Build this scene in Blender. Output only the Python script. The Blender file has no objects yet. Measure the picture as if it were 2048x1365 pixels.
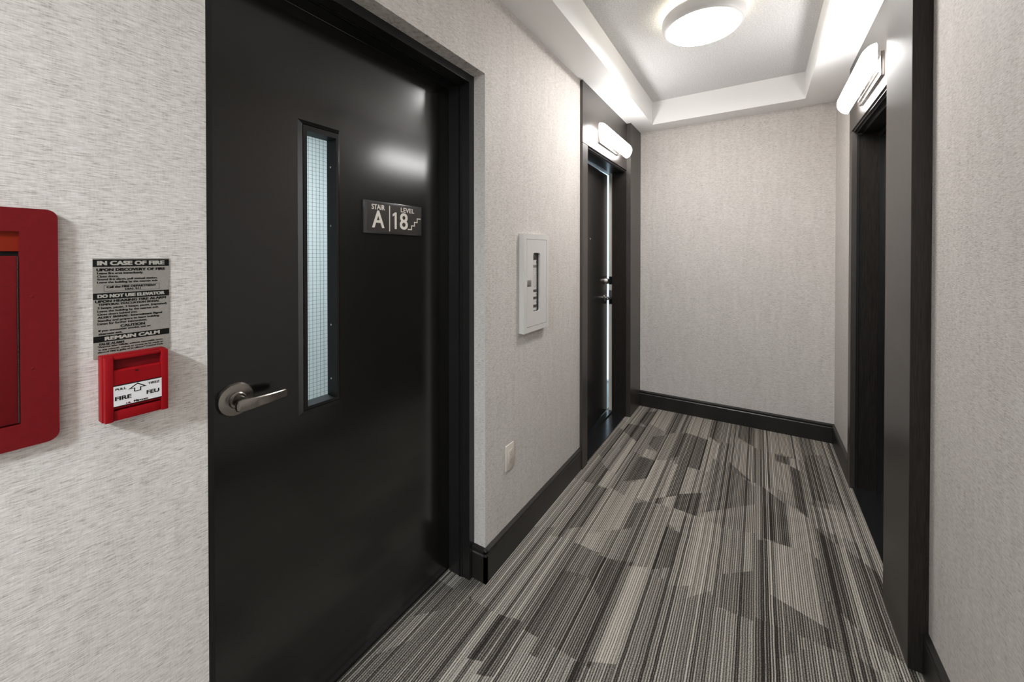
import bpy, bmesh, math, random
from mathutils import Matrix, Vector

R = math.radians
scene = bpy.context.scene
COL = scene.collection

# ------------------------------------------------------------------ camera, world, exposure
cam_data = bpy.data.cameras.new('camera')
cam = bpy.data.objects.new('camera', cam_data)
COL.objects.link(cam)
cam_data.sensor_width = 36.0
cam_data.lens = 787.12 / 2048 * 36.0
cam_data.shift_y = (518.35 - 682.5) / 2048
cam_data.clip_start = 0.02
cam.location = (0, 0, 1.43)
cam.rotation_euler = (R(90) - 0.00787, 0, 0.559566)
scene.camera = cam

scene.view_settings.view_transform = 'Standard'
scene.view_settings.look = 'None'
scene.view_settings.gamma = 1.0
scene.view_settings.use_curve_mapping = False
scene.view_settings.exposure = 0.13

SKY_COLOR, SKY_STRENGTH = (0.66, 0.85, 1.0), 1.9
LENS_STRENGTH = 64.0          # round lamp in the tray
REAR_STRENGTH = 270.0         # its twin on the soffit behind the camera
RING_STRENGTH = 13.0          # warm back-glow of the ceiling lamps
SHADE_STRENGTH = 17.5         # wall sconces
STAIR_LAMP_W = 36.0          # lamp inside the stairwell

world = bpy.data.worlds.new('sky')
scene.world = world
world.use_nodes = True
bg = world.node_tree.nodes['Background']
bg.inputs[0].default_value = (*SKY_COLOR, 1)
bg.inputs[1].default_value = SKY_STRENGTH

sl = bpy.data.lights.new('stairwell_lamp', 'AREA')
sl.shape = 'RECTANGLE'
sl.size, sl.size_y = 0.9, 0.3
sl.energy = STAIR_LAMP_W
sl.color = (0.90, 0.97, 1.0)
so = bpy.data.objects.new('stairwell_lamp', sl)
so.location = (-2.1, 1.1, 2.55)
COL.objects.link(so)

# ------------------------------------------------------------------ key planes (metres)
XL = -1.012      # left wall
XR = 0.495       # right wall
YB = 3.838       # back wall
YF = -2.6        # wall behind the camera
ZC = 2.60        # soffit
ZT = 2.80        # raised tray ceiling

# ------------------------------------------------------------------ node helpers
def new_mat(name):
    m = bpy.data.materials.new(name)
    m.use_nodes = True
    nt = m.node_tree
    b = nt.nodes['Principled BSDF']
    return m, nt, b

def N(nt, kind, **kw):
    n = nt.nodes.new(kind)
    for k, v in kw.items():
        if k in ('operation', 'blend_type', 'data_type', 'noise_dimensions', 'attribute_name', 'attribute_type', 'interpolation', 'use_clamp', 'clamp'):
            setattr(n, k, v)
    return n

def math_node(nt, op, a, b=None, c=None, clamp=False):
    n = nt.nodes.new('ShaderNodeMath')
    n.operation = op
    n.use_clamp = clamp
    for i, v in enumerate((a, b, c)):
        if v is None:
            continue
        if isinstance(v, (int, float)):
            n.inputs[i].default_value = v
        else:
            nt.links.new(v, n.inputs[i])
    return n.outputs[0]

def coords(nt, scale=(1, 1, 1)):
    t = nt.nodes.new('ShaderNodeTexCoord')
    mp = nt.nodes.new('ShaderNodeMapping')
    mp.inputs['Scale'].default_value = scale
    nt.links.new(t.outputs['Object'], mp.inputs['Vector'])
    return mp.outputs[0]

def noise(nt, vec, scale=1.0, detail=2.0, rough=0.5):
    n = nt.nodes.new('ShaderNodeTexNoise')
    n.inputs['Scale'].default_value = scale
    n.inputs['Detail'].default_value = detail
    n.inputs['Roughness'].default_value = rough
    nt.links.new(vec, n.inputs['Vector'])
    return n.outputs[0]

def ramp(nt, fac, stops):
    r = nt.nodes.new('ShaderNodeValToRGB')
    e = r.color_ramp.elements
    while len(e) < len(stops):
        e.new(0.5)
    for el, (p, c) in zip(e, stops):
        el.position = p
        el.color = (*c, 1)
    nt.links.new(fac, r.inputs[0])
    return r.outputs[0]

def bump(nt, b, height, strength, dist=0.001):
    n = nt.nodes.new('ShaderNodeBump')
    n.inputs['Strength'].default_value = strength
    n.inputs['Distance'].default_value = dist
    nt.links.new(height, n.inputs['Height'])
    nt.links.new(n.outputs[0], b.inputs['Normal'])

def plain(name, col, rough=0.5, metal=0.0, spec=0.5, grain=None):
    m, nt, b = new_mat(name)
    b.inputs['Base Color'].default_value = (*col, 1)
    b.inputs['Roughness'].default_value = rough
    b.inputs['Metallic'].default_value = metal
    b.inputs['Specular IOR Level'].default_value = spec
    if grain:
        sc, st = grain
        v = coords(nt)
        h = noise(nt, v, sc, 3.0)
        bump(nt, b, h, st, 0.0006)
        c = ramp(nt, h, [(0.3, tuple(x * 0.93 for x in col)), (0.7, tuple(min(1, x * 1.06) for x in col))])
        nt.links.new(c, b.inputs['Base Color'])
    return m

def emitter(name, col, strength):
    m, nt, b = new_mat(name)
    b.inputs['Base Color'].default_value = (0.8, 0.8, 0.8, 1)
    b.inputs['Emission Color'].default_value = (*col, 1)
    b.inputs['Emission Strength'].default_value = strength
    return m

# ------------------------------------------------------------------ materials
def make_wallpaper():
    m, nt, b = new_mat('linen_wallpaper')
    h1 = noise(nt, coords(nt, (58, 58, 620)), 1.0, 3.0, 0.65)      # short horizontal weft streaks
    h2 = noise(nt, coords(nt, (340, 340, 60)), 1.0, 2.0, 0.6)     # vertical warp threads
    h3 = noise(nt, coords(nt, (40, 40, 5.0)), 1.0, 2.0, 0.5)      # broad slubs
    s = math_node(nt, 'MULTIPLY', h1, 0.74)
    s = math_node(nt, 'MULTIPLY_ADD', h2, 0.16, s)
    s = math_node(nt, 'MULTIPLY_ADD', h3, 0.10, s)
    c = ramp(nt, s, [(0.33, (0.30, 0.27, 0.245)), (0.46, (0.545, 0.505, 0.475)), (0.58, (0.645, 0.605, 0.575)), (0.70, (0.76, 0.72, 0.69))])
    nt.links.new(c, b.inputs['Base Color'])
    b.inputs['Roughness'].default_value = 0.62
    b.inputs['Specular IOR Level'].default_value = 0.28
    bump(nt, b, s, 0.35, 0.0015)
    return m

def make_wood(name='dark_laminate', spec=0.75, k=1.0):
    m, nt, b = new_mat(name)
    h = noise(nt, coords(nt, (420, 420, 14)), 1.0, 3.0, 0.6)
    c = ramp(nt, h, [(p, tuple(v * k for v in q)) for p, q in ((0.30, (0.014, 0.0112, 0.0096)), (0.52, (0.027, 0.0222, 0.0195)), (0.72, (0.046, 0.038, 0.034)))])
    nt.links.new(c, b.inputs['Base Color'])
    r = math_node(nt, 'MULTIPLY_ADD', h, 0.16, 0.30)
    nt.links.new(r, b.inputs['Roughness'])
    b.inputs['Specular IOR Level'].default_value = spec
    bump(nt, b, h, 0.17, 0.0004)
    b.inputs['Specular Tint'].default_value = (1.0, 0.93, 0.88, 1)
    return m

def make_carpet():
    m, nt, b = new_mat('striped_carpet')
    tc = nt.nodes.new('ShaderNodeTexCoord')
    sep = nt.nodes.new('ShaderNodeSeparateXYZ')
    nt.links.new(tc.outputs['Object'], sep.inputs[0])
    x, y = sep.outputs[0], sep.outputs[1]
    at = nt.nodes.new('ShaderNodeAttribute'); at.attribute_name = 'tone'
    tone = at.outputs['Fac']
    a2 = nt.nodes.new('ShaderNodeAttribute'); a2.attribute_name = 'seed'
    seed = a2.outputs['Fac']
    wob = noise(nt, coords(nt, (3, 9, 1)), 1.0, 2.0, 0.5)                  # ribs wander a little
    xw = math_node(nt, 'MULTIPLY_ADD', wob, 0.004, x)
    xr = math_node(nt, 'DIVIDE', xw, 0.0086)
    cell = math_node(nt, 'FLOOR', xr)
    frac = math_node(nt, 'FRACT', xr)
    rib = math_node(nt, 'SUBTRACT', 1.0, math_node(nt, 'ABSOLUTE', math_node(nt, 'MULTIPLY_ADD', frac, 2.0, -1.0)))
    def white(v):
        w = nt.nodes.new('ShaderNodeTexWhiteNoise'); w.noise_dimensions = '1D'
        nt.links.new(v, w.inputs['W'])
        return w.outputs['Value']
    r1 = white(math_node(nt, 'MULTIPLY_ADD', seed, 13.0, cell))           # rib by rib within a patch
    r2 = white(math_node(nt, 'ADD', cell, 500.5))                          # ribs that run through every patch
    wide = nt.nodes.new('ShaderNodeTexNoise'); wide.noise_dimensions = '1D'
    nt.links.new(math_node(nt, 'MULTIPLY_ADD', x, 36.0, math_node(nt, 'MULTIPLY', seed, 0.6)), wide.inputs['W'])
    wide.inputs['Detail'].default_value = 1.0
    t = math_node(nt, 'MULTIPLY_ADD', math_node(nt, 'SUBTRACT', wide.outputs[0], 0.5), 0.62, tone)
    t = math_node(nt, 'MULTIPLY_ADD', math_node(nt, 'SUBTRACT', r1, 0.5), 0.20, t)
    t = math_node(nt, 'MULTIPLY_ADD', math_node(nt, 'SUBTRACT', rib, 0.5), 0.66, t)
    hi = math_node(nt, 'GREATER_THAN', r2, 0.93)                           # pale ribs
    lo = math_node(nt, 'LESS_THAN', r2, 0.21)                              # dark ribs
    t = math_node(nt, 'MULTIPLY_ADD', math_node(nt, 'MULTIPLY', hi, rib), 0.34, t)
    t = math_node(nt, 'MULTIPLY_ADD', lo, -0.36, t)
    loop = noise(nt, coords(nt, (340, 250, 1)), 1.0, 2.0, 0.75)            # loop pile
    t = math_node(nt, 'MULTIPLY_ADD', math_node(nt, 'SUBTRACT', loop, 0.5), 1.8, t, clamp=True)
    c = ramp(nt, t, [(0.02, (0.024, 0.0200, 0.0172)), (0.32, (0.098, 0.087, 0.076)), (0.62, (0.250, 0.228, 0.200)), (1.0, (0.52, 0.475, 0.415))])
    nt.links.new(c, b.inputs['Base Color'])
    b.inputs['Roughness'].default_value = 0.95
    b.inputs['Specular IOR Level'].default_value = 0.1
    bump(nt, b, math_node(nt, 'ADD', rib, loop), 0.6, 0.002)
    return m

def make_stipple():
    m, nt, b = new_mat('stippled_ceiling')
    h = noise(nt, coords(nt), 120.0, 3.0, 0.7)
    c = ramp(nt, h, [(0.33, (0.72, 0.705, 0.69)), (0.60, (0.90, 0.89, 0.88))])
    nt.links.new(c, b.inputs['Base Color'])
    b.inputs['Roughness'].default_value = 0.95
    bump(nt, b, h, 1.0, 0.012)
    return m

def make_glass(name, tint=(1, 1, 1)):
    m, nt, b = new_mat(name)
    out = nt.nodes['Material Output']
    tr = nt.nodes.new('ShaderNodeBsdfTransparent'); tr.inputs[0].default_value = (*tint, 1)
    gl = nt.nodes.new('ShaderNodeBsdfGlossy'); gl.inputs['Roughness'].default_value = 0.03
    lw = nt.nodes.new('ShaderNodeLayerWeight'); lw.inputs[0].default_value = 0.5
    mx = nt.nodes.new('ShaderNodeMixShader')
    f = math_node(nt, 'MULTIPLY_ADD', math_node(nt, 'POWER', lw.outputs['Facing'], 4.0), 0.55, 0.035)
    nt.links.new(f, mx.inputs[0])
    nt.links.new(tr.outputs[0], mx.inputs[1])
    nt.links.new(gl.outputs[0], mx.inputs[2])
    nt.links.new(mx.outputs[0], out.inputs[0])
    return m

M = {}
M['paper'] = make_wallpaper()
M['wood'] = make_wood(spec=0.95)
M['wood_shaded'] = make_wood('shaded_laminate', 0.28, 0.62)  # same laminate, with the shade of side and recess faces put into its colour
M['carpet'] = make_carpet()
M['stipple'] = make_stipple()
M['soffit'] = plain('soffit_paint', (0.84, 0.825, 0.81), 0.5, spec=0.35)
M['door'] = plain('black_door_paint', (0.0090, 0.0083, 0.0077), 0.18, spec=0.75, grain=(380, 0.03))
M['frame'] = plain('black_frame_paint', (0.011, 0.0105, 0.0105), 0.30, spec=0.5, grain=(300, 0.05))
M['matte_black'] = plain('matte_black_steel', (0.010, 0.0095, 0.0095), 0.55, spec=0.25)
M['base'] = plain('black_baseboard_paint', (0.016, 0.0135, 0.012), 0.34, spec=0.5, grain=(160, 0.05))
M['entry'] = plain('dark_entry_door', (0.014, 0.012, 0.011), 0.24, spec=0.55, grain=(220, 0.04))
M['sill'] = plain('black_stone_sill', (0.012, 0.012, 0.013), 0.22, spec=0.6, grain=(60, 0.05))
M['cream'] = plain('cream_rebate_paint', (0.62, 0.57, 0.50), 0.5)
M['satin'] = plain('satin_nickel', (0.36, 0.335, 0.31), 0.30, 1.0)
M['chrome'] = plain('polished_chrome', (0.50, 0.47, 0.45), 0.15, 1.0)
M['red'] = plain('red_enamel', (0.138, 0.004, 0.006), 0.55, spec=0.16, grain=(90, 0.05))
M['red_pull'] = plain('red_plastic', (0.235, 0.002, 0.005), 0.5, spec=0.15)
M['red_dark'] = plain('deep_red_plastic', (0.13, 0.002, 0.004), 0.55, spec=0.15)
M['red_orange'] = plain('orange_red_enamel', (0.19, 0.012, 0.002), 0.5, spec=0.15)
M['black'] = plain('black_print', (0.007, 0.0065, 0.006), 0.6, spec=0.12)
M['silver'] = plain('brushed_silver_plate', (0.255, 0.235, 0.21), 0.45, spec=0.35, grain=(260, 0.03))
M['silver_print'] = plain('silver_lettering', (0.36, 0.335, 0.30), 0.45)
M['white'] = plain('white_enamel', (0.60, 0.575, 0.555), 0.4, spec=0.45)
M['white_label'] = plain('white_label', (0.66, 0.63, 0.64), 0.4)
M['cream_print'] = plain('cream_lettering', (0.74, 0.68, 0.60), 0.5)
M['sign'] = plain('dark_sign_face', (0.030, 0.024, 0.021), 0.36, grain=(500, 0.08))
M['sign_edge'] = plain('smoked_acrylic_edge', (0.045, 0.042, 0.044), 0.18, spec=0.7)
M['plate'] = plain('pale_plastic', (0.62, 0.565, 0.50), 0.35)
M['grey_print'] = plain('grey_print', (0.18, 0.17, 0.165), 0.5)
M['ext_red'] = plain('maroon_cylinder', (0.060, 0.020, 0.018), 0.3, spec=0.5)
M['inside'] = plain('cabinet_lining', (0.30, 0.24, 0.23), 0.5)
M['lamp_white'] = plain('white_lamp_housing', (0.80, 0.785, 0.77), 0.4)
M['lens'] = emitter('lamp_lens', (1.0, 0.985, 0.965), LENS_STRENGTH)
M['rear_lens'] = emitter('rear_lamp_lens', (0.86, 0.95, 1.0), REAR_STRENGTH)
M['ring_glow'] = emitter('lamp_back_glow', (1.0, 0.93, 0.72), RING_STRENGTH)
M['shade'] = emitter('sconce_glass', (1.0, 0.985, 0.975), SHADE_STRENGTH)
M['pale_wall'] = plain('pale_plaster', (0.72, 0.745, 0.745), 0.8, grain=(80, 0.05))
M['pale_floor'] = plain('grey_concrete', (0.35, 0.35, 0.34), 0.7, grain=(40, 0.05))
M['wire'] = plain('wire_steel', (0.03, 0.03, 0.032), 0.5, 0.4)
M['glass'] = make_glass('clear_glass', (0.93, 0.97, 0.98))
M['dull_glass'] = make_glass('cabinet_glass', (0.98, 0.98, 0.98))
M['paper_label'] = plain('paper_label', (0.86, 0.84, 0.82), 0.6)

# ------------------------------------------------------------------ mesh helpers
class MB:
    def __init__(self):
        self.bm = bmesh.new()
    def box(self, x0, x1, y0, y1, z0, z1, bevel=0.0, seg=2):
        r = bmesh.ops.create_cube(self.bm, size=1.0)
        vs = r['verts']
        for v in vs:
            v.co = Vector(((x0 + x1) / 2 + v.co.x * (x1 - x0), (y0 + y1) / 2 + v.co.y * (y1 - y0), (z0 + z1) / 2 + v.co.z * (z1 - z0)))
        if bevel > 0:
            es = list({e for v in vs for e in v.link_edges})
            bmesh.ops.bevel(self.bm, geom=es, offset=bevel, segments=seg, affect='EDGES', profile=0.5)
        return self
    def prism(self, loop, vec):
        """closed loop of 3-D points swept by vec"""
        a = [self.bm.verts.new(p) for p in loop]
        b = [self.bm.verts.new(Vector(p) + Vector(vec)) for p in loop]
        n = len(loop)
        self.bm.faces.new(a[::-1]); self.bm.faces.new(b)
        for i in range(n):
            self.bm.faces.new((a[i], a[(i + 1) % n], b[(i + 1) % n], b[i]))
        return self
    def ring_prism(self, outer, inner, vec):
        """frame between two loops with the same count, swept by vec"""
        n = len(outer)
        v = Vector(vec)
        o0 = [self.bm.verts.new(p) for p in outer]; o1 = [self.bm.verts.new(Vector(p) + v) for p in outer]
        i0 = [self.bm.verts.new(p) for p in inner]; i1 = [self.bm.verts.new(Vector(p) + v) for p in inner]
        for k in range(n):
            j = (k + 1) % n
            self.bm.faces.new((o0[k], o0[j], i0[j], i0[k]))
            self.bm.faces.new((o1[k], i1[k], i1[j], o1[j]))
            self.bm.faces.new((o0[k], o1[k], o1[j], o0[j]))
            self.bm.faces.new((i0[k], i0[j], i1[j], i1[k]))
        return self
    def lathe(self, profile, origin, axis='z', seg=48):
        """profile: (radius, height) pairs, spun about axis at origin"""
        rings = []
        for r, h in profile:
            ring = []
            for k in range(seg):
                a = 2 * math.pi * k / seg
                c, s = math.cos(a) * r, math.sin(a) * r
                p = {'z': (c, s, h), 'x': (h, c, s), 'y': (c, h, s)}[axis]
                ring.append(self.bm.verts.new(Vector(p) + Vector(origin)))
            rings.append(ring)
        for a, b in zip(rings, rings[1:]):
            for k in range(seg):
                j = (k + 1) % seg
                self.bm.faces.new((a[k], a[j], b[j], b[k]))
        self.bm.faces.new(rings[0][::-1]); self.bm.faces.new(rings[-1])
        return self
    def grid_solid(self, u, v, holes, make):
        """solid slab with rectangular holes: cells of a u/v grid, make(u0,u1,v0,v1) -> box args"""
        us = sorted({round(t, 5) for t in u} | {round(t, 5) for h in holes for t in h[:2]})
        vs = sorted({round(t, 5) for t in v} | {round(t, 5) for h in holes for t in h[2:]})
        us = [t for t in us if min(u) - 1e-6 <= t <= max(u) + 1e-6]
        vs = [t for t in vs if min(v) - 1e-6 <= t <= max(v) + 1e-6]
        solid = {}
        for i in range(len(us) - 1):
            for j in range(len(vs) - 1):
                uc, vc = (us[i] + us[i + 1]) / 2, (vs[j] + vs[j + 1]) / 2
                solid[i, j] = not any(h[0] < uc < h[1] and h[2] < vc < h[3] for h in holes)
        V = {}
        def vert(i, j, k):
            if (i, j, k) not in V:
                V[i, j, k] = self.bm.verts.new(make(us[i], vs[j], k))
            return V[i, j, k]
        for (i, j), s in solid.items():
            if not s:
                continue
            for k in (0, 1):
                self.bm.faces.new([vert(*p, k) for p in ((i, j), (i + 1, j), (i + 1, j + 1), (i, j + 1))])
            for (di, dj), (p, q) in {(-1, 0): ((i, j), (i, j + 1)), (1, 0): ((i + 1, j), (i + 1, j + 1)), (0, -1): ((i, j), (i + 1, j)), (0, 1): ((i, j + 1), (i + 1, j + 1))}.items():
                if not solid.get((i + di, j + dj), False):
                    self.bm.faces.new((vert(*p, 0), vert(*q, 0), vert(*q, 1), vert(*p, 1)))
        bmesh.ops.recalc_face_normals(self.bm, faces=self.bm.faces[:])
        return self
    def add_mesh(self, me, mat):
        t = bmesh.new(); t.from_mesh(me); t.transform(mat)
        tmp = bpy.data.meshes.new('tmp'); t.to_mesh(tmp); t.free()
        self.bm.from_mesh(tmp); bpy.data.meshes.remove(tmp)
        return self

def obj(name, mb, material, parent=None, smooth=35):
    bm = mb.bm
    bmesh.ops.recalc_face_normals(bm, faces=bm.faces[:])
    me = bpy.data.meshes.new(name)
    bm.to_mesh(me); bm.free()
    me.materials.append(material)
    if smooth:
        me.polygons.foreach_set('use_smooth', [True] * len(me.polygons))
        me.set_sharp_from_angle(angle=R(smooth))
    o = bpy.data.objects.new(name, me)
    COL.objects.link(o)
    if parent is not None:
        set_parent(o, parent)
    return o

def set_parent(o, parent):
    o.parent = parent
    loc = parent.location if parent.type == 'EMPTY' else Vector((0, 0, 0))
    o.matrix_parent_inverse = Matrix.Translation(-loc)

def thing(name, label, cat, loc, group=None, kind=None):
    o = bpy.data.objects.new(name, None)
    o.empty_display_size = 0.05
    o.location = loc
    COL.objects.link(o)
    if label: o['label'] = label
    if cat: o['category'] = cat
    if group: o['group'] = group
    if kind: o['kind'] = kind
    return o

def structure(o):
    o['kind'] = 'structure'
    return o

def rounded_rect(a0, a1, b0, b1, r, n=6):
    pts = []
    for ca, cb, s in ((a1 - r, b1 - r, 0), (a0 + r, b1 - r, 90), (a0 + r, b0 + r, 180), (a1 - r, b0 + r, 270)):
        for k in range(n + 1):
            t = R(s + 90 * k / n)
            pts.append((ca + r * math.cos(t), cb + r * math.sin(t)))
    return pts

def text_mesh(body, thick=0.0, weight=0.0):
    cu = bpy.data.curves.new('txt', 'FONT')
    cu.body = body
    cu.size = 1.0
    cu.extrude = 0.0
    cu.offset = weight
    cu.resolution_u = 4
    o = bpy.data.objects.new('txt', cu)
    COL.objects.link(o)
    dg = bpy.context.evaluated_depsgraph_get()
    me = bpy.data.meshes.new_from_object(o.evaluated_get(dg))
    bpy.data.objects.remove(o); bpy.data.curves.remove(cu)
    return me

def put_text(mb, body, x, y0, y1, z0, z1, weight=0.0):
    """flat lettering on a plane facing +x, its ink box stretched to y0..y1, z0..z1; weight thickens the strokes by overprinting"""
    me = text_mesh(body)
    d = weight * (z1 - z0) * 2.0
    xs = [v.co.x for v in me.vertices]; ys = [v.co.y for v in me.vertices]
    sx = (y1 - y0 - 2 * d) / (max(xs) - min(xs)); sy = (z1 - z0 - d) / (max(ys) - min(ys))
    for a, b in (((0, 0),) if d == 0 else ((0, 0), (1, 0), (2, 0), (0, 1), (1, 1), (2, 1))):
        mat = Matrix(((0, 0, 1, x + (a + 3 * b) * 1.5e-5), (sx, 0, 0, y0 + a * d - min(xs) * sx), (0, sy, 0, z0 + b * d - min(ys) * sy), (0, 0, 0, 1)))
        mb.add_mesh(me, mat)
    bpy.data.meshes.remove(me)

def rect_x(mb, x, y0, y1, z0, z1):
    vs = [mb.bm.verts.new((x, *p)) for p in ((y0, z0), (y1, z0), (y1, z1), (y0, z1))]
    mb.bm.faces.new(vs)

# ------------------------------------------------------------------ floor (continuous patterned carpet)
PATCHES = [  # x0, x1, near y at x0, near y at x1, far y at x0, far y at x1, tone
    (-0.727,-0.604,2.468,2.592,2.849,2.851,0.16), (-0.460,-0.400,2.449,2.505,3.010,3.063,0.20),
    (-0.403,-0.281,2.368,2.359,2.521,2.611,0.13), (-0.413,-0.341,2.224,2.169,2.350,2.349,0.92),
    (-0.408,-0.336,1.846,1.908,2.185,2.173,0.18), (-0.929,-0.846,2.348,2.355,2.651,2.560,0.30),
    (-0.844,-0.783,2.357,2.352,2.554,2.534,0.85), (-0.848,-0.774,1.882,1.959,2.347,2.350,0.28),
    (-0.675,-0.604,1.983,2.035,2.488,2.587,0.82), (-0.597,-0.559,2.039,2.079,2.292,2.337,0.22),
    (-0.509,-0.465,2.356,2.361,2.402,2.449,0.25), (-0.744,-0.655,1.821,1.814,1.909,1.985,0.90),
    (-0.641,-0.534,1.656,1.554,1.806,1.811,0.12), (-0.751,-0.647,1.631,1.657,1.820,1.810,0.35),
    (-0.505,-0.410,1.307,1.354,1.812,1.859,0.80), (-0.265,-0.013,2.405,2.650,3.099,2.857,0.34),
    (0.028,0.134,2.356,2.353,2.876,2.748,0.15), (0.187,0.238,2.740,2.665,3.263,3.212,0.22),
    (0.108,0.185,3.303,3.273,3.397,3.399,0.15), (0.192,0.241,3.266,3.221,3.387,3.405,0.90),
    (0.265,0.481,2.594,2.542,2.812,2.827,0.80), (0.142,0.235,2.349,2.353,2.766,2.667,0.75),
    (0.048,0.232,1.978,1.911,2.348,2.352,0.70), (0.251,0.327,2.070,1.970,2.598,2.496,0.25),
    (0.364,0.462,1.939,1.877,2.488,2.364,0.28), (0.328,0.363,1.970,1.939,2.498,2.488,0.74),
    (-0.130,-0.012,1.795,1.797,1.992,2.086,0.28), (-0.148,-0.011,1.434,1.524,1.789,1.794,0.52),
    (0.050,0.149,1.560,1.623,1.659,1.768,0.38), (-0.934,-0.785,3.199,3.070,3.360,3.369,0.18),
    (-0.859,-0.783,3.443,3.371,3.693,3.773,0.22), (-0.699,-0.624,3.067,2.984,3.221,3.295,0.20),
    (-0.516,-0.466,2.948,3.010,3.396,3.430,0.20), (-0.629,-0.564,3.299,3.387,3.827,3.827,0.25),
    (-0.982,-0.924,2.733,2.686,3.246,3.205,0.28), (-0.700,-0.620,2.863,2.856,2.991,2.975,0.86),
    (-0.863,-0.792,2.578,2.529,3.121,3.062,0.72), (-0.136,-0.024,3.564,3.451,3.831,3.827,0.20),
    (0.284,0.388,2.992,3.033,3.492,3.557,0.34), (-0.166,-0.027,3.106,2.889,3.555,3.438,0.62),
    (0.079,0.178,2.909,2.871,3.292,3.268,0.66), (-1.099,-1.009,1.160,1.294,1.379,1.381,0.22),
    (-0.816,-0.756,1.063,1.088,1.311,1.315,0.22), (-0.694,-0.645,1.218,1.228,1.628,1.619,0.24),
    (-1.156,-1.090,0.925,1.032,1.106,1.174,0.66), (-1.046,-1.009,1.041,1.114,1.223,1.280,0.25),
    (-0.546,-0.506,1.187,1.232,1.284,1.300,0.22), (-0.873,-0.818,1.090,1.110,1.294,1.303,0.25),
]

def build_floor():
    rnd = random.Random(11)
    X0, X1, Y0, Y1 = -1.195, 0.70, YF, 3.90
    cols, x = [], X0
    while x < X1:
        w = rnd.choice((0.06, 0.08, 0.10, 0.13, 0.16))
        cols.append((x, min(x + w, X1))); x += w
    pieces = []                                    # background columns, in the carpet's half-metre repeat
    for a, b in cols:
        near = (Y0, Y0); ta = None
        k = 0
        while near[0] < Y1:
            base = 1.29 + 0.53 * (math.floor((near[0] - 1.29 + 0.05) / 0.53) + 1)
            sl = rnd.choice((-0.09, -0.05, 0, 0, 0.05, 0.09))
            far = (base + sl / 2, base - sl / 2)
            tone = rnd.uniform(0.45, 0.68) if rnd.random() < 0.86 else rnd.uniform(0.30, 0.40)
            far = tuple(min(max(f, n + 0.02), Y1) for f, n in zip(far, near))
            pieces.append((a, b, near[0], near[1], far[0], far[1], tone, rnd.randrange(40)))
            near = far
            if min(far) >= Y1 - 1e-4: break
    patches = [(*p, 40 + i) for i, p in enumerate(PATCHES)]
    brk = sorted({round(v, 4) for p in pieces + patches for v in p[:2]} | {X0, X1})
    brk = [v for v in brk if X0 - 1e-6 <= v <= X1 + 1e-6]
    bm = bmesh.new()
    lt = bm.faces.layers.float.new('tone'); ls = bm.faces.layers.float.new('seed')
    def lerp(p, i, j, x):
        return p[i] + (p[j] - p[i]) * (x - p[0]) / (p[1] - p[0])
    def quad(xa, xb, na, nb, fa, fb, tone, seed):
        if max(fa - na, fb - nb) < 1e-5: return
        pts = [(xa, na, 0), (xb, nb, 0), (xb, fb, 0), (xa, fa, 0)]
        out = []
        for q in pts:
            if not out or (Vector(q) - Vector(out[-1])).length > 1e-5: out.append(q)
        if (Vector(out[0]) - Vector(out[-1])).length < 1e-5: out.pop()
        if len(out) < 3: return
        f = bm.faces.new([bm.verts.new(q) for q in out])
        f[lt] = tone; f[ls] = seed
    for xa, xb in zip(brk, brk[1:]):
        if xb - xa < 1e-4: continue
        xm = (xa + xb) / 2
        here = lambda L: [(lerp(p, 2, 3, xa), lerp(p, 2, 3, xb), lerp(p, 4, 5, xa), lerp(p, 4, 5, xb), p[6], p[7]) for p in L if p[0] - 1e-5 <= xm <= p[1] + 1e-5]
        top = sorted(here(patches), key=lambda t: t[0] + t[1])
        keep = []
        for t in top:                               # a later patch starts where the one before it ends
            t = list(t)
            if keep:
                t[0] = max(t[0], keep[-1][2]); t[1] = max(t[1], keep[-1][3])
            t[2] = max(t[2], t[0]); t[3] = max(t[3], t[1])
            keep.append(t)
            t[4] = min(0.50 + (t[4] - 0.52) * 0.74, 0.66)
            quad(xa, xb, *t)
        gaps, na, nb = [], Y0, Y0
        for t in keep:
            gaps.append((na, nb, t[0], t[1])); na, nb = t[2], t[3]
        gaps.append((na, nb, Y1, Y1))
        for g in gaps:
            for p in here(pieces):
                quad(xa, xb, max(p[0], g[0]), max(p[1], g[1]), max(min(p[2], g[2]), max(p[0], g[0])), max(min(p[3], g[3]), max(p[1], g[1])), p[4], p[5])
    bf = bm.faces.new([bm.verts.new(q) for q in ((X0, Y0, -0.004), (X1, Y0, -0.004), (X1, Y1, -0.004), (X0, Y1, -0.004))])
    bf[lt] = 0.5                                     # unseen plane added to stop sky light through gaps between patches
    bmesh.ops.recalc_face_normals(bm, faces=bm.faces[:])
    for f in bm.faces:
        if f.normal.z < 0: f.normal_flip()
    me = bpy.data.meshes.new('floor')
    bm.to_mesh(me); bm.free()
    me.materials.append(M['carpet'])
    o = bpy.data.objects.new('floor', me)
    COL.objects.link(o)
    return structure(o)
build_floor()

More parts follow.
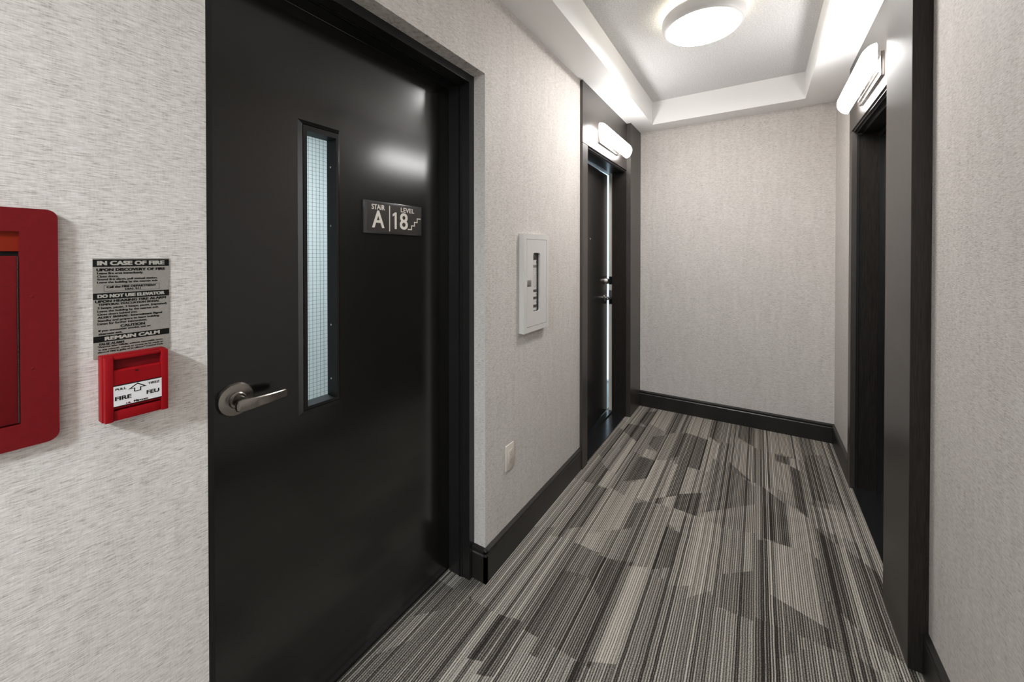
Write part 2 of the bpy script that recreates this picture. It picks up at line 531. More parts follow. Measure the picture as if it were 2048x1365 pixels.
# ------------------------------------------------------------------ walls
DOOR_Y0, DOOR_Y1, DOOR_Z = 0.371, 1.394, 2.2235       # recess of the stair door
mb = MB().grid_solid((YF, 4.05), (0, ZC + 0.3), [(DOOR_Y0, DOOR_Y1, -1, DOOR_Z), (2.50, 3.70, -1, 2.19), (1.705, 1.948, 1.055, 1.528)],
                     lambda y, z, k: ((XL, -1.200)[k], y, z))
structure(obj('wall_left', mb, M['paper'], smooth=0))
mb = MB().grid_solid((YF, 4.05), (0, ZC + 0.3), [(2.195, 3.17, -1, 2.19)], lambda y, z, k: ((XR, 0.70)[k], y, z))
structure(obj('wall_right', mb, M['paper'], smooth=0))
structure(obj('wall_back', MB().box(-1.2, 0.7, YB, YB + 0.15, 0, ZC + 0.3), M['paper'], smooth=0))
structure(obj('wall_front', MB().box(-1.2, 0.7, YF - 0.15, YF, 0, ZC + 0.3), M['paper'], smooth=0))

# ------------------------------------------------------------------ ceiling: soffit round a raised tray
TX0, TX1, TY0, TY1 = -0.805, 0.291, 1.18, 3.645
ceil = structure(obj('ceiling', MB().box(-1.2, 0.7, YF, YB + 0.1, ZT, ZT + 0.12), M['stipple'], smooth=0))
mb = MB().grid_solid((-1.2, 0.7), (YF, YB + 0.1), [(TX0, TX1, TY0, TY1)], lambda x, y, k: (x, y, (ZC, ZT + 0.005)[k]))
s = obj('soffit', mb, M['soffit'], ceil, smooth=0)
s['label'] = 'smooth white soffit around the raised tray'

# ------------------------------------------------------------------ baseboards
BASE = [(0, 0), (0.0145, 0), (0.0145, 0.116), (0.0105, 0.1205), (0.0105, 0.1265), (0.0145, 0.1305), (0.0145, 0.1375), (0.003, 0.1465), (0, 0.1465)]
def baseboard(name, p, q, n):
    """profile swept from p to q along the foot of a wall whose inward normal is n"""
    mb = MB()
    loop = [(p[0] + n[0] * d, p[1] + n[1] * d, z) for d, z in BASE]
    mb.prism(loop, (q[0] - p[0], q[1] - p[1], 0))
    return mb
mb = baseboard('', (XL, DOOR_Y1 - 0.0145), (XL, 2.470), (1, 0))
# return of the left baseboard into the door recess
mb.prism([(XL + 0.0145, DOOR_Y1 - d, z) for d, z in BASE], (-0.0745, 0, 0))
structure(obj('baseboard_left', mb, M['base'], smooth=0))
structure(obj('baseboard_left', baseboard('', (XL, YF), (XL, DOOR_Y0), (1, 0)), M['base'], smooth=0))
structure(obj('baseboard_back', baseboard('', (-0.956, YB), (XR, YB), (0, -1)), M['base'], smooth=0))
structure(obj('baseboard_right', baseboard('', (XR, 3.222), (XR, YB), (-1, 0)), M['base'], smooth=0))
structure(obj('baseboard_right', baseboard('', (XR, YF), (XR, 1.875), (-1, 0)), M['base'], smooth=0))

# ------------------------------------------------------------------ stairwell behind the stair door, suite behind the entry door
mb = MB().box(-3.2, -3.1, -0.6, 2.2, -0.1, 2.9).box(-3.1, -1.25, -0.7, -0.6, -0.1, 2.9).box(-3.1, -1.25, 2.1, 2.2, -0.1, 2.9).box(-3.1, -1.25, -0.6, 2.1, 2.75, 2.9)
structure(obj('wall_stairwell', mb, M['pale_wall'], smooth=0))
structure(obj('floor_stairwell', MB().box(-3.1, -1.2, -0.6, 2.1, -0.1, -0.002), M['pale_floor'], smooth=0))
mb = MB().box(-3.4, -3.3, 2.3, 4.4, -0.1, 2.7).box(-3.3, -1.2, 2.3, 2.42, -0.1, 2.7).box(-3.4, -1.157, 2.3, 4.4, 2.62, 2.75).box(-1.19, -1.10, 4.05, 4.4, -0.1, 2.7)
mb.grid_solid((-3.3, -1.157), (-0.1, 2.7), [(-3.0, -1.22, 0.0, 2.60)], lambda x, z, k: (x, (4.3, 4.4)[k], z))
structure(obj('wall_suite', mb, M['pale_wall'], smooth=0))
structure(obj('floor_suite', MB().box(-3.3, -1.185, 2.42, 4.3, -0.1, -0.002), M['pale_wall'], smooth=0))
win = thing('window_1', None, None, (-2.11, 4.35, 0.0), kind='structure')
mb = MB().ring_prism([(-3.0, 4.33, 0.0), (-1.22, 4.33, 0.0), (-1.22, 4.33, 2.60), (-3.0, 4.33, 2.60)], [(-2.96, 4.33, 0.02), (-1.26, 4.33, 0.02), (-1.26, 4.33, 2.57), (-2.96, 4.33, 2.57)], (0, 0.05, 0))
obj('window_frame', mb, M['lamp_white'], win, smooth=0)
obj('pane', MB().box(-2.96, -1.26, 4.35, 4.356, 0.02, 2.57), M['glass'], win, smooth=0)

# ------------------------------------------------------------------ stair door
DX = -1.187                                           # face of the slab
d1 = thing('door_1', 'black steel stair door with a tall wired glass slot and lever handle', None, (DX, 0.88, 0), kind='structure')
LY0, LY1, LZ0, LZ1 = 0.694, 0.793, 0.964, 1.816       # clear opening of the vision light
mb = MB().grid_solid((0.409, 1.359), (0.008, 2.186), [(LY0 - 0.004, LY1 + 0.004, LZ0 - 0.004, LZ1 + 0.004)], lambda y, z, k: ((DX, DX - 0.05)[k], y, z))
obj('door_slab', mb, M['door'], d1, smooth=0)
# hollow-metal frame: face, jamb, stop
def u_loop(y0, y1, ztop, w):
    return [(y0, 0), (y0 + w, 0), (y0 + w, ztop - w), (y1 - w, ztop - w), (y1 - w, 0), (y1, 0), (y1, ztop), (y0, ztop)]
mb = MB()
mb.prism([(-1.072, y, z) for y, z in u_loop(DOOR_Y0, DOOR_Y1, DOOR_Z, 0.0345)], (-0.115, 0, 0))
fr = obj('door_frame', mb, M['frame'], d1, smooth=0)
mb = MB()
mb.prism([(-1.112, y, z) for y, z in u_loop(DOOR_Y0 + 0.03, DOOR_Y1 - 0.03, DOOR_Z - 0.03, 0.0085)], (-0.074, 0, 0))
obj('door_stop', mb, M['frame'], fr, smooth=0)
obj('gasket', MB().prism([(-1.120, y, z) for y, z in u_loop(DOOR_Y0 + 0.03, DOOR_Y1 - 0.03, DOOR_Z - 0.03, 0.011)], (-0.008, 0, 0)), M['black'], fr, smooth=0)
# vision light
def yz(x, y0, y1, z0, z1):
    return [(x, y0, z0), (x, y1, z0), (x, y1, z1), (x, y0, z1)]
mb = MB()
mb.ring_prism(yz(DX - 0.004, 0.669, 0.809, 0.939, 1.848), yz(DX + 0.0035, 0.680, 0.802, 0.953, 1.834), (0.004, 0, 0))
vf = obj('vision_frame', mb, M['door'], d1, smooth=0)
mb = MB()
mb.ring_prism(yz(DX - 0.044, 0.682, 0.801, 0.955, 1.832), yz(DX - 0.044, LY0, LY1, LZ0, LZ1), (0.052, 0, 0))
obj('glazing_stop', mb, M['matte_black'], vf, smooth=0)
obj('glass_pane', MB().box(DX - 0.046, DX - 0.040, LY0 - 0.003, LY1 + 0.003, LZ0 - 0.003, LZ1 + 0.003), M['glass'], vf, smooth=0)
mb = MB()
p = 0.0128
for k in range(1, 8):
    y = LY0 + p * k - 0.004
    mb.box(DX - 0.0435, DX - 0.0429, y - 0.0003, y + 0.0003, LZ0, LZ1)
k = 0
while LZ0 + p * (k + 1) < LZ1:
    k += 1
    z = LZ0 + p * k
    mb.box(DX - 0.0435, DX - 0.0429, LY0, LY1, z - 0.0003, z + 0.0003)
obj('wire_mesh', mb, M['wire'], vf, smooth=0)
for z in (1.725, 1.53, 1.20, 1.02):
    obj('screw', MB().lathe([(0.0035, 0), (0.0035, -0.0012), (0.002, -0.0018)], (DX - 0.022, LY1, z), 'y', 12), M['chrome'], vf)
# lever handle
hy, hz = 0.497, 1.046
mb = MB().lathe([(0.0445, 0), (0.0445, 0.003), (0.041, 0.0075), (0.030, 0.0095), (0.024, 0.0105)], (DX, hy, hz), 'x', 56)
hd = obj('rose', mb, M['satin'], d1)
obj('neck', MB().lathe([(0.0215, 0.0095), (0.0215, 0.017), (0.019, 0.019), (0.0185, 0.016), (0.0145, 0.016), (0.0138, 0.052), (0.012, 0.056)], (DX, hy, hz), 'x', 40), M['satin'], hd)
mb = MB()
secs = []
ts = [0.0, 0.012, 0.035, 0.07, 0.11, 0.2, 0.3, 0.4, 0.5, 0.6, 0.7, 0.8, 0.9, 0.965, 0.99, 1.0]
for t in ts:
    y = hy - 0.022 + 0.132 * t
    xo = DX + 0.058 + 0.004 * math.sin(t * math.pi) - 0.010 * t * t
    hh = 0.0160 - 0.0055 * t
    if t < 0.11: hh *= 0.45 + 0.55 * math.sqrt(1 - (1 - t / 0.11) ** 2)      # rounded heel
    if t > 0.96: hh *= 1 - 0.22 * ((t - 0.96) / 0.04) ** 2
    zc = hz - 0.003 - 0.001 * t
    sec = []
    for dx, dz in ((-0.005, -0.8), (-0.003, -1), (0.003, -1), (0.005, -0.8), (0.005, 0.8), (0.003, 1), (-0.003, 1), (-0.005, 0.8)):
        sec.append(mb.bm.verts.new((xo + dx, y, zc + dz * hh)))
    secs.append(sec)
for a, b in zip(secs, secs[1:]):
    for i in range(8):
        j = (i + 1) % 8
        mb.bm.faces.new((a[i], a[j], b[j], b[i]))
mb.bm.faces.new(secs[0][::-1]); mb.bm.faces.new(secs[-1])
obj('lever', mb, M['satin'], hd)

# ------------------------------------------------------------------ stair sign on the door
SX = DX + 0.008
sg = thing('stair_sign', 'dark rectangular plaque reading STAIR A LEVEL 18 on the black stair door', 'sign', (DX, 1.04, 1.512))
obj('backing_plate', MB().box(DX, SX, 0.900, 1.180, 1.512, 1.630, 0.0015), M['sign_edge'], sg)
obj('face_panel', MB().box(SX - 0.001, SX + 0.0008, 0.9135, 1.1735, 1.518, 1.6235), M['sign'], sg)
TXT = SX + 0.0012
mb = MB()
put_text(mb, 'STAIR', TXT, 0.931, 0.990, 1.599, 1.618, 0.018)
put_text(mb, 'A', TXT, 0.933, 0.988, 1.533, 1.596, 0.012)
mb.bm.faces.new([mb.bm.verts.new((TXT, *q)) for q in ((1.0365, 1.533), (1.0465, 1.533), (1.0465, 1.5965), (1.0385, 1.5965), (1.0270, 1.5885), (1.0270, 1.5795), (1.0365, 1.5855))])
put_text(mb, '8', TXT, 1.062, 1.103, 1.533, 1.597, 0.012)
put_text(mb, 'LEVEL', TXT, 1.067, 1.137, 1.600, 1.618, 0.015)
obj('lettering', mb, M['cream_print'], sg, smooth=0)['kind'] = 'stuff'
mb = MB(); rect_x(mb, TXT, 1.0105, 1.0145, 1.523, 1.619)
obj('divider_line', mb, M['cream_print'], sg, smooth=0)
mb = MB()
w = 0.0042
pts = [(1.105, 1.535), (1.123, 1.535), (1.123, 1.5503), (1.138, 1.5503), (1.138, 1.5655), (1.1535, 1.5655), (1.1535, 1.5805), (1.171, 1.5805)]
for (ya, za), (yb, zb) in zip(pts, pts[1:]):
    if za == zb: rect_x(mb, TXT, ya - w / 2, yb + w / 2, za - w / 2, za + w / 2)
    else: rect_x(mb, TXT, ya - w / 2, ya + w / 2, za + w / 2, zb - w / 2)
obj('stair_icon', mb, M['cream_print'], sg, smooth=0)

# ------------------------------------------------------------------ red fire cabinet
rc = thing('fire_cabinet', 'dark red enamelled wall cabinet with rounded frame and recessed door', 'cabinet', (XL, -0.05, 1.121))
mb = MB()
out = [(XL, y, z) for y, z in rounded_rect(-0.250, 0.156, 1.121, 1.507, 0.014)]
inn = [(XL, y, z) for y, z in rounded_rect(-0.209, 0.115, 1.160, 1.469, 0.001)]
mb.ring_prism(out, inn, (0.012, 0, 0))
obj('frame', mb, M['red'], rc, smooth=30)
obj('header_strip', MB().box(XL, XL + 0.006, -0.209, 0.115, 1.4375, 1.469), M['red_orange'], rc, smooth=0)
obj('slot', MB().box(XL, XL + 0.003, -0.209, 0.115, 1.430, 1.4375), M['black'], rc, smooth=0)
obj('cabinet_door', MB().box(XL, XL + 0.0105, -0.206, 0.1125, 1.1625, 1.430, 0.0012), M['red'], rc)
for z in (1.364, 1.247):
    obj('rivet', MB().lathe([(0.0022, 0), (0.0022, 0.0006), (0.0012, 0.0011)], (XL + 0.0115, 0.1275, z), 'x', 12), M['red'], rc)

# ------------------------------------------------------------------ fire instructions placard
pc = thing('fire_instruction_plate', 'silver plate of black fire instructions headed IN CASE OF FIRE', 'sign', (XL, 0.25, 1.244))
PX = XL + 0.0016
obj('plate', MB().box(XL, PX, 0.1985, 0.306, 1.2435, 1.4255), M['silver'], pc, smooth=0)
for z0, z1 in ((1.410, 1.4235), (1.3505, 1.3622), (1.2730, 1.2842)):
    mb = MB(); rect_x(mb, PX + 0.0002, 0.1985, 0.306, z0, z1)
    obj('black_band', mb, M['black'], pc, smooth=0)
mb = MB()
T2 = PX + 0.00035
put_text(mb, 'IN CASE OF FIRE', T2, 0.204, 0.299, 1.4128, 1.4208, 0.05)
put_text(mb, 'DO NOT USE ELEVATOR', T2, 0.204, 0.299, 1.3533, 1.3596, 0.05)
put_text(mb, 'REMAIN CALM', T2, 0.213, 0.291, 1.2753, 1.2822, 0.05)
obj('band_lettering', mb, M['silver_print'], pc, smooth=0)['kind'] = 'stuff'
mb = MB()
T1 = PX + 0.0002
put_text(mb, 'UPON DISCOVERY OF FIRE', T1, 0.203, 0.300, 1.4020, 1.4072, 0.05)
def line(body, y0, y1, base, h=0.0042, w=0.03):
    put_text(mb, body, T1, y0, y1, base, base + h, w)
line('Leave fire area immediately.', 0.204, 0.267, 1.3952, 0.0052)
line('Close doors.', 0.204, 0.232, 1.3905)
line('Sound fire alarm, pull manual station.', 0.204, 0.288, 1.3844, 0.0048)
line('Leave the building by the nearest exit.', 0.204, 0.289, 1.3788, 0.0048)
line('Call the FIRE DEPARTMENT', 0.216, 0.286, 1.3708, 0.0042, 0.045)
line('DIAL 911', 0.241, 0.263, 1.3660, 0.0036, 0.045)
b0, b1, c0, c1, e = 0.2125, 0.291, 1.3648, 1.3762, 0.0004
rect_x(mb, T1, b0, b1, c0, c0 + e); rect_x(mb, T1, b0, b1, c1 - e, c1); rect_x(mb, T1, b0, b0 + e, c0, c1); rect_x(mb, T1, b1 - e, b1, c0, c1)
put_text(mb, 'UPON HEARING FIRE ALARM', T1, 0.201, 0.301, 1.3446, 1.3493, 0.05)
line('TEMPORAL EVACUATION SIGNAL', 0.205, 0.291, 1.3392, 0.0040, 0.045)
line('3 beeps, pause, 3 beeps, pause, (repeated)', 0.204, 0.302, 1.3322, 0.0050)
line('Leave the building by the nearest exit.', 0.204, 0.290, 1.3262, 0.0048)
line('Close doors behind you.', 0.204, 0.258, 1.3205, 0.0048)
line('ALERT SIGNAL: Intermittent Signal', 0.204, 0.295, 1.3148, 0.0048, 0.045)
line('Standby and prepare to leave building.', 0.204, 0.291, 1.3090, 0.0048)
line('Listen for further instructions.', 0.204, 0.272, 1.3044, 0.0042)
put_text(mb, 'CAUTION', T1, 0.234, 0.269, 1.2972, 1.3018, 0.05)
rect_x(mb, T1, 0.233, 0.270, 1.2963, 1.2967)
line('If you encounter smoke, use an', 0.205, 0.277, 1.2910, 0.0046)
line('alternate exit.', 0.205, 0.237, 1.2860, 0.0040)
line('FALSE ALARM', 0.206, 0.239, 1.2672, 0.0040, 0.045)
rect_x(mb, T1, 0.2055, 0.2395, 1.2664, 1.2667)
line('"Anyone who wilfully, without reasonable cause,', 0.204, 0.296, 1.2620, 0.0040)
line('in any manner, makes or causes to be made an', 0.205, 0.296, 1.2570, 0.0038)
line('alarm of FIRE is guilty of an offence." Criminal Code', 0.204, 0.296, 1.2525, 0.0038)
obj('lettering', mb, M['black'], pc, smooth=0)['kind'] = 'stuff'

# ------------------------------------------------------------------ fire alarm pull station
pl = thing('fire_alarm_pull', 'bright red manual fire alarm pull station with white FIRE FEU label', 'fire alarm', (XL, 0.25, 1.13))
obj('housing', MB().box(XL, -0.990, 0.2045, 0.2940, 1.1305, 1.2495, 0.001), M['red_pull'], pl)
for y0, y1 in ((0.2060, 0.2170), (0.2835, 0.2940)):
    obj('side_rail', MB().box(-0.992, -0.977, y0, y1, 1.1315, 1.2485, 0.0012), M['red_pull'], pl)
obj('top_rail', MB().box(-0.992, -0.979, 0.2165, 0.2840, 1.2425, 1.2475, 0.001), M['red_pull'], pl)
obj('recess', MB().box(-0.992, -0.986, 0.2165, 0.2840, 1.2235, 1.2425), M['red_dark'], pl, smooth=0)
hb = obj('pull_bar', MB().prism([(-0.992, 0.2172, 1.1575), (-0.979, 0.2172, 1.1575), (-0.9785, 0.2172, 1.2215), (-0.981, 0.2172, 1.2240), (-0.992, 0.2172, 1.2240)], (0, 0.0661, 0)), M['red_pull'], pl, smooth=0)
obj('keyhole', MB().box(-0.9787, -0.9778, 0.2460, 0.2510, 1.2170, 1.2188), M['black'], hb, smooth=0)
obj('lower_rail', MB().box(-0.992, -0.980, 0.2165, 0.2840, 1.1320, 1.1500, 0.001), M['red_pull'], pl)
obj('lower_lip', MB().box(-0.992, -0.981, 0.2170, 0.2836, 1.1530, 1.1562, 0.0008), M['red_pull'], pl)
mb = MB(); rect_x(mb, -0.9778, 0.2164, 0.2838, 1.1575, 1.1968)
obj('label_border', mb, M['black'], hb, smooth=0)
mb = MB(); rect_x(mb, -0.9774, 0.2164, 0.2838, 1.1588, 1.1948)
obj('label_plate', mb, M['white_label'], hb, smooth=0)
LX = -0.9771
mb = MB()
put_text(mb, 'PULL', LX, 0.219, 0.2335, 1.1872, 1.1912, 0.02)
put_text(mb, 'TIREZ', LX, 0.2635, 0.2805, 1.1872, 1.1912, 0.02)
put_text(mb, 'FIRE', LX, 0.2185, 0.2405, 1.1690, 1.1762, 0.03)
put_text(mb, 'FEU', LX, 0.2615, 0.2800, 1.1690, 1.1762, 0.03)
put_text(mb, 'Mircom', LX, 0.2435, 0.2635, 1.1598, 1.1638, 0.04)
def poly_x(mb, x, pts):
    mb.bm.faces.new([mb.bm.verts.new((x, *p)) for p in pts])
arrow = [(0.2490, 1.1945), (0.2360, 1.1852), (0.2440, 1.1852), (0.2440, 1.1790), (0.2540, 1.1790), (0.2540, 1.1852), (0.2620, 1.1852)]
poly_x(mb, LX, arrow)
poly_x(mb, LX, [(0.2323, 1.1600), (0.2342, 1.1628), (0.2352, 1.1600)])
obj('lettering', mb, M['black'], hb, smooth=0)['kind'] = 'stuff'
mb = MB()
poly_x(mb, LX + 0.0002, [(0.2490, 1.1922), (0.2408, 1.1864), (0.2457, 1.1864), (0.2457, 1.1804), (0.2523, 1.1804), (0.2523, 1.1864), (0.2572, 1.1864)])
obj('arrow_fill', mb, M['white_label'], hb, smooth=0)
mb = MB(); poly_x(mb, LX, [(0.2350, 1.1600), (0.2372, 1.1632), (0.2398, 1.1600)])
obj('emblem', mb, M['red_dark'], hb, smooth=0)

# ------------------------------------------------------------------ extinguisher cabinet and extinguisher
CX = -0.985
ec = thing('extinguisher_cabinet', 'white steel wall cabinet with a narrow rounded window', 'cabinet', (XL, 1.82, 1.04))
mb = MB()
mb.ring_prism(yz(XL, 1.683, 1.954, 1.040, 1.542), yz(XL, 1.7135, 1.9275, 1.0665, 1.5165), (CX - XL, 0, 0))
obj('frame', mb, M['white'], ec, smooth=0)
W = rounded_rect(1.780, 1.858, 1.139, 1.446, 0.014)
def ray_rect(y0, y1, z0, z1, pts):
    """points on the rectangle's outline, one for each point of a rounded loop inside it"""
    n = len(pts) // 4
    corners = [(y1, z1), (y0, z1), (y0, z0), (y1, z0)]
    return [corners[i // n] for i in range(len(pts))]
mb = MB()
outer = rounded_rect(1.7155, 1.9250, 1.0685, 1.5150, 0.006)
mb.ring_prism([(CX - 0.012, y, z) for y, z in outer], [(CX - 0.012, y, z) for y, z in W], (0.0115, 0, 0))
cd = obj('cabinet_door', mb, M['white'], ec, smooth=30)
obj('window_pane', MB().prism([(CX - 0.013, y, z) for y, z in rounded_rect(1.774, 1.864, 1.133, 1.452, 0.014)], (-0.003, 0, 0)), M['dull_glass'], cd, smooth=0)
lt = obj('latch', MB().box(CX - 0.002, CX + 0.0012, 1.7185, 1.7570, 1.2740, 1.3065, 0.001), M['satin'], cd)
obj('latch_paddle', MB().box(CX, CX + 0.0026, 1.7240, 1.7515, 1.2800, 1.3015, 0.001), M['grey_print'], lt)
mb = MB()
mb.box(-1.150, -1.145, 1.705, 1.948, 1.055, 1.528).box(-1.145, XL, 1.705, 1.708, 1.055, 1.528).box(-1.145, XL, 1.945, 1.948, 1.055, 1.528).box(-1.145, XL, 1.708, 1.945, 1.055, 1.058).box(-1.145, XL, 1.708, 1.945, 1.525, 1.528)
obj('tub', mb, M['inside'], ec, smooth=0)
ex, ey, er = -1.062, 1.838, 0.058
fx = thing('fire_extinguisher', 'dark red fire extinguisher with white label behind the cabinet window', 'extinguisher', (ex, ey, 1.058))
obj('cylinder_body', MB().lathe([(er - 0.004, 0), (er, 0.004), (er, 0.355), (er - 0.010, 0.378), (0.022, 0.394), (0.018, 0.402)], (ex, ey, 1.058), 'z', 40), M['ext_red'], fx)
hv = obj('valve_head', MB().lathe([(0.016, 0.400), (0.016, 0.422), (0.012, 0.428)], (ex, ey, 1.058), 'z', 20), M['satin'], fx)
obj('carry_handle', MB().box(ex - 0.010, ex + 0.010, ey - 0.075, ey + 0.02, 1.478, 1.484, 0.002).box(ex - 0.009, ex + 0.009, ey - 0.07, ey + 0.02, 1.496, 1.502, 0.002), M['black'], hv)
def arc_patch(mb, a0, a1, z0, z1, dr, n=10):
    v = []
    for k in range(n + 1):
        a = R(a0 + (a1 - a0) * k / n)
        c = (ex + (er + dr) * math.cos(a), ey + (er + dr) * math.sin(a))
        v.append((mb.bm.verts.new((*c, z0)), mb.bm.verts.new((*c, z1))))
    for p, q in zip(v, v[1:]):
        mb.bm.faces.new((p[0], q[0], q[1], p[1]))
mb = MB(); arc_patch(mb, -75, 58, 1.252, 1.408, 0.0006)
arc_patch(mb, -20, 36, 1.214, 1.238, 0.0006, 6); arc_patch(mb, -20, 34, 1.172, 1.200, 0.0006, 6); arc_patch(mb, -20, 30, 1.142, 1.156, 0.0006, 6)
lb = obj('label_sheet', mb, M['paper_label'], fx, smooth=0)
mb = MB()
arc_patch(mb, -30, 56, 1.368, 1.382, 0.001, 8)
rr = random.Random(4)
for k in range(16):
    z = 1.360 - k * 0.0062
    if k == 3: continue
    a = -30
    while a < 50:
        b = a + rr.uniform(3, 14)
        arc_patch(mb, a, min(b, 55), z - 0.0007, z + 0.0007, 0.001, 2)
        a = b + rr.uniform(4, 12)
arc_patch(mb, 5, 20, 1.390, 1.402, 0.001, 3); arc_patch(mb, 34, 50, 1.386, 1.398, 0.001, 3)
arc_patch(mb, 6, 16, 1.222, 1.230, 0.001, 3); arc_patch(mb, 4, 14, 1.182, 1.190, 0.001, 3)
obj('small_print', mb, M['grey_print'], lb, smooth=0)['kind'] = 'stuff'

# ------------------------------------------------------------------ power outlet
ol = thing('power_outlet', 'pale rectangular wall outlet low on the wallpaper above the baseboard', 'outlet', (XL, 1.59, 0.405))
obj('cover_plate', MB().box(XL, XL + 0.0065, 1.5540, 1.6270, 0.4065, 0.5270, 0.0022), M['plate'], ol)
ins = obj('insert', MB().box(XL + 0.004, XL + 0.0082, 1.5735, 1.6075, 0.4340, 0.5000, 0.0012), M['plate'], ol)
for z in (0.486, 0.449):
    mb = MB().box(XL + 0.008, XL + 0.0085, 1.5825, 1.5845, z - 0.004, z + 0.005)
    mb.box(XL + 0.008, XL + 0.0085, 1.5955, 1.5972, z - 0.003, z + 0.004)
    mb.lathe([(0.0026, 0.0), (0.0026, 0.0005)], (XL + 0.008, 1.5900, z - 0.0095), 'x', 12)
    obj('socket_slot', mb, M['grey_print'], ins, smooth=0)['kind'] = 'stuff'

# ------------------------------------------------------------------ left suite entry: surround and door
t1 = thing('trim_1', 'dark laminate surround of the left suite entry door', None, (-0.99, 3.15, 0), kind='structure')
SF = -0.993
obj('jamb_panel', MB().box(SF, -1.12, 2.470, 2.562, 0, 2.1845), M['wood'], t1, smooth=0)
obj('header_panel', MB().box(SF, -1.10, 2.470, 3.497, 2.1880, ZC), M['wood'], t1, smooth=0)
obj('pilaster', MB().box(-0.956, -1.10, 3.497, YB, 0, ZC), M['wood'], t1, smooth=0)
mb = MB().box(SF - 0.010, -1.12, 2.562, 3.497, 2.176, 2.188).box(SF - 0.022, -1.12, 2.562, 3.497, 2.170, 2.176)
obj('head_lining', mb, M['frame'], t1, smooth=0)
obj('far_lining', MB().box(SF - 0.001, -1.120, 3.490, 3.515, 0, 2.17), M['wood_shaded'], t1, smooth=0)
obj('sill', MB().box(SF - 0.004, -1.117, 2.562, 3.492, 0, 0.012).box(-1.117, -1.160, 2.562, 3.506, 0, 0.024), M['sill'], t1, smooth=0)
d2 = thing('door_2', 'dark suite entry door on the left, slightly ajar with daylight in the gap', None, (-1.12, 2.565, 0), kind='structure')
rb = obj('rebate_jamb', MB().box(-1.120, -1.156, 3.506, 3.72, 0, 2.185), M['cream'], d2, smooth=0)
rb['label'] = 'cream door rebate with dark strike plates'
mb = MB().box(-1.123, -1.152, 3.5045, 3.5065, 1.172, 1.243)
obj('strike_plate', mb, M['black'], rb, smooth=0)
obj('strike_plate', MB().box(-1.123, -1.152, 3.5045, 3.5065, 1.050, 1.117), M['satin'], rb, smooth=0)
obj('strike_plate', MB().box(-1.123, -1.152, 3.5045, 3.5065, 0.992, 1.052), M['black'], rb, smooth=0)
# slab, swung inwards by about two degrees about its hinge edge
def swing(mb, piv=(-1.120, 2.560), ang=2.65):
    m = Matrix.Translation((piv[0], piv[1], 0)) @ Matrix.Rotation(R(ang), 4, 'Z') @ Matrix.Translation((-piv[0], -piv[1], 0))
    bmesh.ops.transform(mb.bm, matrix=m, verts=mb.bm.verts[:])
    return mb
E0 = -1.120
obj('door_slab', swing(MB().box(E0, E0 - 0.044, 2.564, 3.482, 0.036, 2.158)), M['entry'], d2, smooth=0)
obj('peephole', swing(MB().lathe([(0.008, 0), (0.008, 0.002), (0.005, 0.004)], (E0, 3.00, 1.566), 'x', 16)), M['chrome'], d2)
obj('deadbolt', swing(MB().lathe([(0.031, 0), (0.031, 0.006), (0.027, 0.016), (0.024, 0.030), (0.010, 0.032)], (E0, 3.415, 1.205), 'x', 28)), M['satin'], d2)
rs = obj('rose', swing(MB().lathe([(0.032, 0), (0.032, 0.006), (0.028, 0.009)], (E0, 3.415, 1.058), 'x', 28)), M['satin'], d2)
mb = MB().lathe([(0.011, 0.008), (0.011, 0.052)], (E0, 3.415, 1.058), 'x', 16)
mb.box(E0 + 0.044, E0 + 0.058, 3.300, 3.428, 1.048, 1.068, 0.004)
obj('lever', swing(mb), M['satin'], rs)

# ------------------------------------------------------------------ right suite entry: surround and door
t2 = thing('trim_2', 'dark laminate surround of the right suite entry with wide near pilaster', None, (0.47, 2.6, 0), kind='structure')
RF = 0.481
pf = obj('pilaster', MB().box(0.444, 0.66, 1.8775, 2.196, 0, ZC), M['wood'], t2, smooth=0)
obj('shaded_side', MB().box(0.4446, 0.66, 1.8755, 1.8775, 0, ZC), M['wood_shaded'], pf, smooth=0)  # thin sheet added to carry the pilaster's darker side tone in its colour
obj('header_panel', MB().box(RF, 0.66, 2.196, 3.222, 2.196, ZC), M['wood'], t2, smooth=0)
obj('jamb_panel', MB().box(RF, 0.515, 3.150, 3.222, 0, 2.192), M['wood'], t2, smooth=0)
mb = MB().box(RF + 0.008, 0.66, 2.196, 3.160, 2.184, 2.196).box(RF + 0.022, 0.66, 2.196, 3.160, 2.177, 2.184).box(RF + 0.05, 0.66, 2.196, 3.160, 2.169, 2.177)
obj('head_lining', mb, M['frame'], t2, smooth=0)
obj('far_lining', MB().box(0.512, 0.66, 3.158, 3.185, 0, 2.17), M['wood_shaded'], t2, smooth=0)
obj('edge_bead', MB().box(0.505, 0.513, 3.148, 3.158, 0, 2.17), M['frame'], t2, smooth=0)
obj('sill', MB().box(RF + 0.012, 0.66, 2.196, 3.158, 0, 0.010), M['sill'], t2, smooth=0)
d3 = thing('door_3', 'dark closed suite door deep inside the right entry recess', None, (0.64, 2.7, 0), kind='structure')
obj('door_slab', MB().box(0.625, 0.668, 2.215, 3.130, 0.014, 2.150), M['entry'], d3, smooth=0)
obj('door_frame', MB().prism([(0.605, y, z) for y, z in u_loop(2.196, 3.158, 2.169, 0.026)], (0.055, 0, 0)), M['frame'], d3, smooth=0)
r3 = obj('rose', MB().lathe([(0.032, 0), (0.032, -0.006), (0.028, -0.009)], (0.625, 2.285, 1.05), 'x', 28), M['satin'], d3)
obj('lever', MB().lathe([(0.011, -0.008), (0.011, -0.05)], (0.625, 2.285, 1.05), 'x', 16).box(0.570, 0.583, 2.275, 2.40, 1.040, 1.060, 0.004), M['satin'], r3)

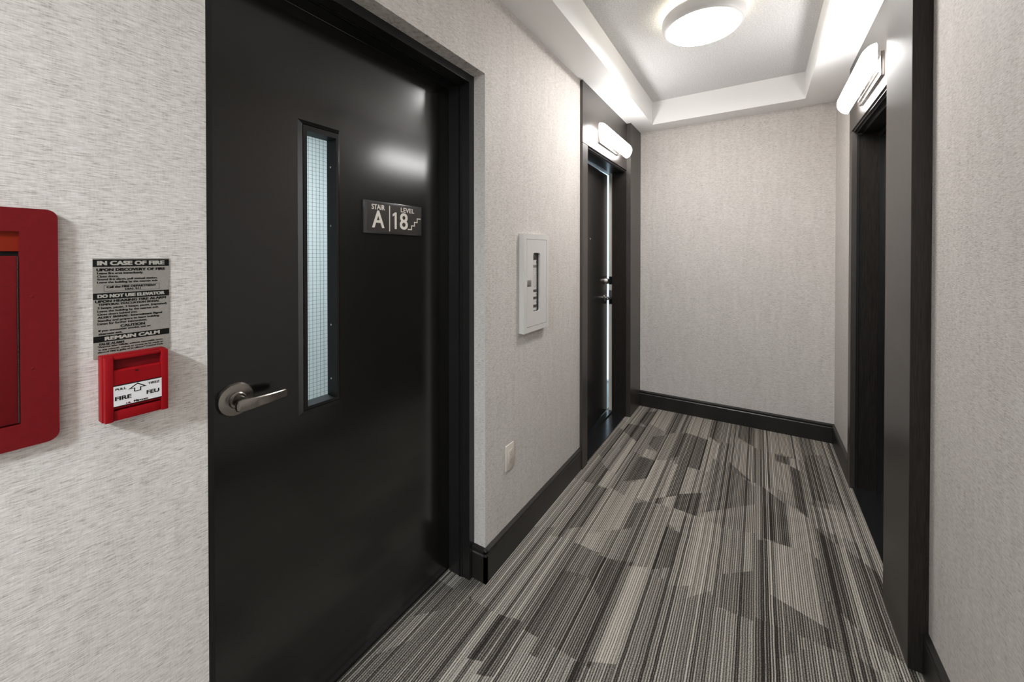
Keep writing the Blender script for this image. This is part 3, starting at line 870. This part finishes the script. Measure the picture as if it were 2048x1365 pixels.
# ------------------------------------------------------------------ wall sconces
def sconce(face, sgn, yc, label):
    """frosted half-round glass on a chrome plate; sgn: +1 stands off towards +x"""
    t = thing('wall_sconce', label, 'wall lamp', (face, yc, 2.25), 'frosted sconces over the suite entries')
    def bx(mb, d0, d1, *rest, **k):
        a, b = sorted((face + sgn * d0, face + sgn * d1))
        return mb.box(a, b, *rest, **k)
    obj('back_plate', bx(MB(), 0, 0.014, yc - 0.222, yc + 0.222, 2.254, 2.366, bevel=0.0015), M['chrome'], t)
    br = obj('bracket', bx(bx(MB(), 0.014, 0.050, yc - 0.170, yc + 0.170, 2.290, 2.294), 0.014, 0.022, yc - 0.205, yc + 0.205, 2.272, 2.277), M['satin'], t, smooth=0)
    for dy in (-0.11, 0.0, 0.11):
        obj('thumbscrew', MB().lathe([(0.007, 0), (0.007, -0.012), (0.004, -0.014)], (face + sgn * 0.036, yc + dy, 2.289), 'z', 14), M['chrome'], br)
    # shade: rounded outline swelling to the front
    mb = MB()
    L, Hh, D0, Dp = 0.352, 0.058, 0.048, 0.052
    rows = 9
    loops = []
    for k in range(rows + 1):
        a = k / rows * math.pi / 2
        d = D0 + Dp * math.sin(a)
        inset = 0.055 * (1 - math.cos(a))
        hy_, hz_ = L - inset, max(Hh - inset * 1.02, 0.003)
        rad = min(0.040, hz_ * 0.96)
        loops.append([mb.bm.verts.new((face + sgn * d, yc + y, 2.308 + z)) for y, z in rounded_rect(-hy_, hy_, -hz_, hz_, rad, 6)])
    for a, b in zip(loops, loops[1:]):
        n = len(a)
        for i in range(n):
            j = (i + 1) % n
            mb.bm.faces.new((a[i], a[j], b[j], b[i]))
    mb.bm.faces.new(loops[0][::-1]); mb.bm.faces.new(loops[-1])
    obj('glass_shade', mb, M['shade'], t, smooth=60)
    return t
sconce(SF, 1, 2.995, 'lit frosted wall sconce on dark panel over the ajar suite door')
sconce(RF, -1, 2.640, 'lit frosted wall sconce over the dark recessed entry beside the wide pilaster')

# ------------------------------------------------------------------ ceiling lamps
def ceiling_lamp(cx, cy, zc, label, lens='lens'):
    t = thing('ceiling_lamp', label, 'ceiling lamp', (cx, cy, zc))
    z0 = zc - 0.100
    obj('housing', MB().lathe([(0.187, 0.0), (0.194, 0.001), (0.205, 0.010), (0.211, 0.028), (0.211, 0.058), (0.203, 0.068), (0.187, 0.068), (0.187, 0.004)], (cx, cy, z0), 'z', 72), M['lamp_white'], t)
    obj('lens', MB().lathe([(0.1865, 0.003), (0.184, -0.003), (0.12, -0.005), (0.02, -0.005)], (cx, cy, z0), 'z', 72), M[lens], t)
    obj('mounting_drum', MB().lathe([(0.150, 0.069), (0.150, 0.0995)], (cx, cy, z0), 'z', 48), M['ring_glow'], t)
    return t
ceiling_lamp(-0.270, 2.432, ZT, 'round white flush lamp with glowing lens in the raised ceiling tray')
ceiling_lamp(-0.262, -1.45, ZC, 'round white flush lamp on the soffit behind the viewpoint', 'rear_lens')
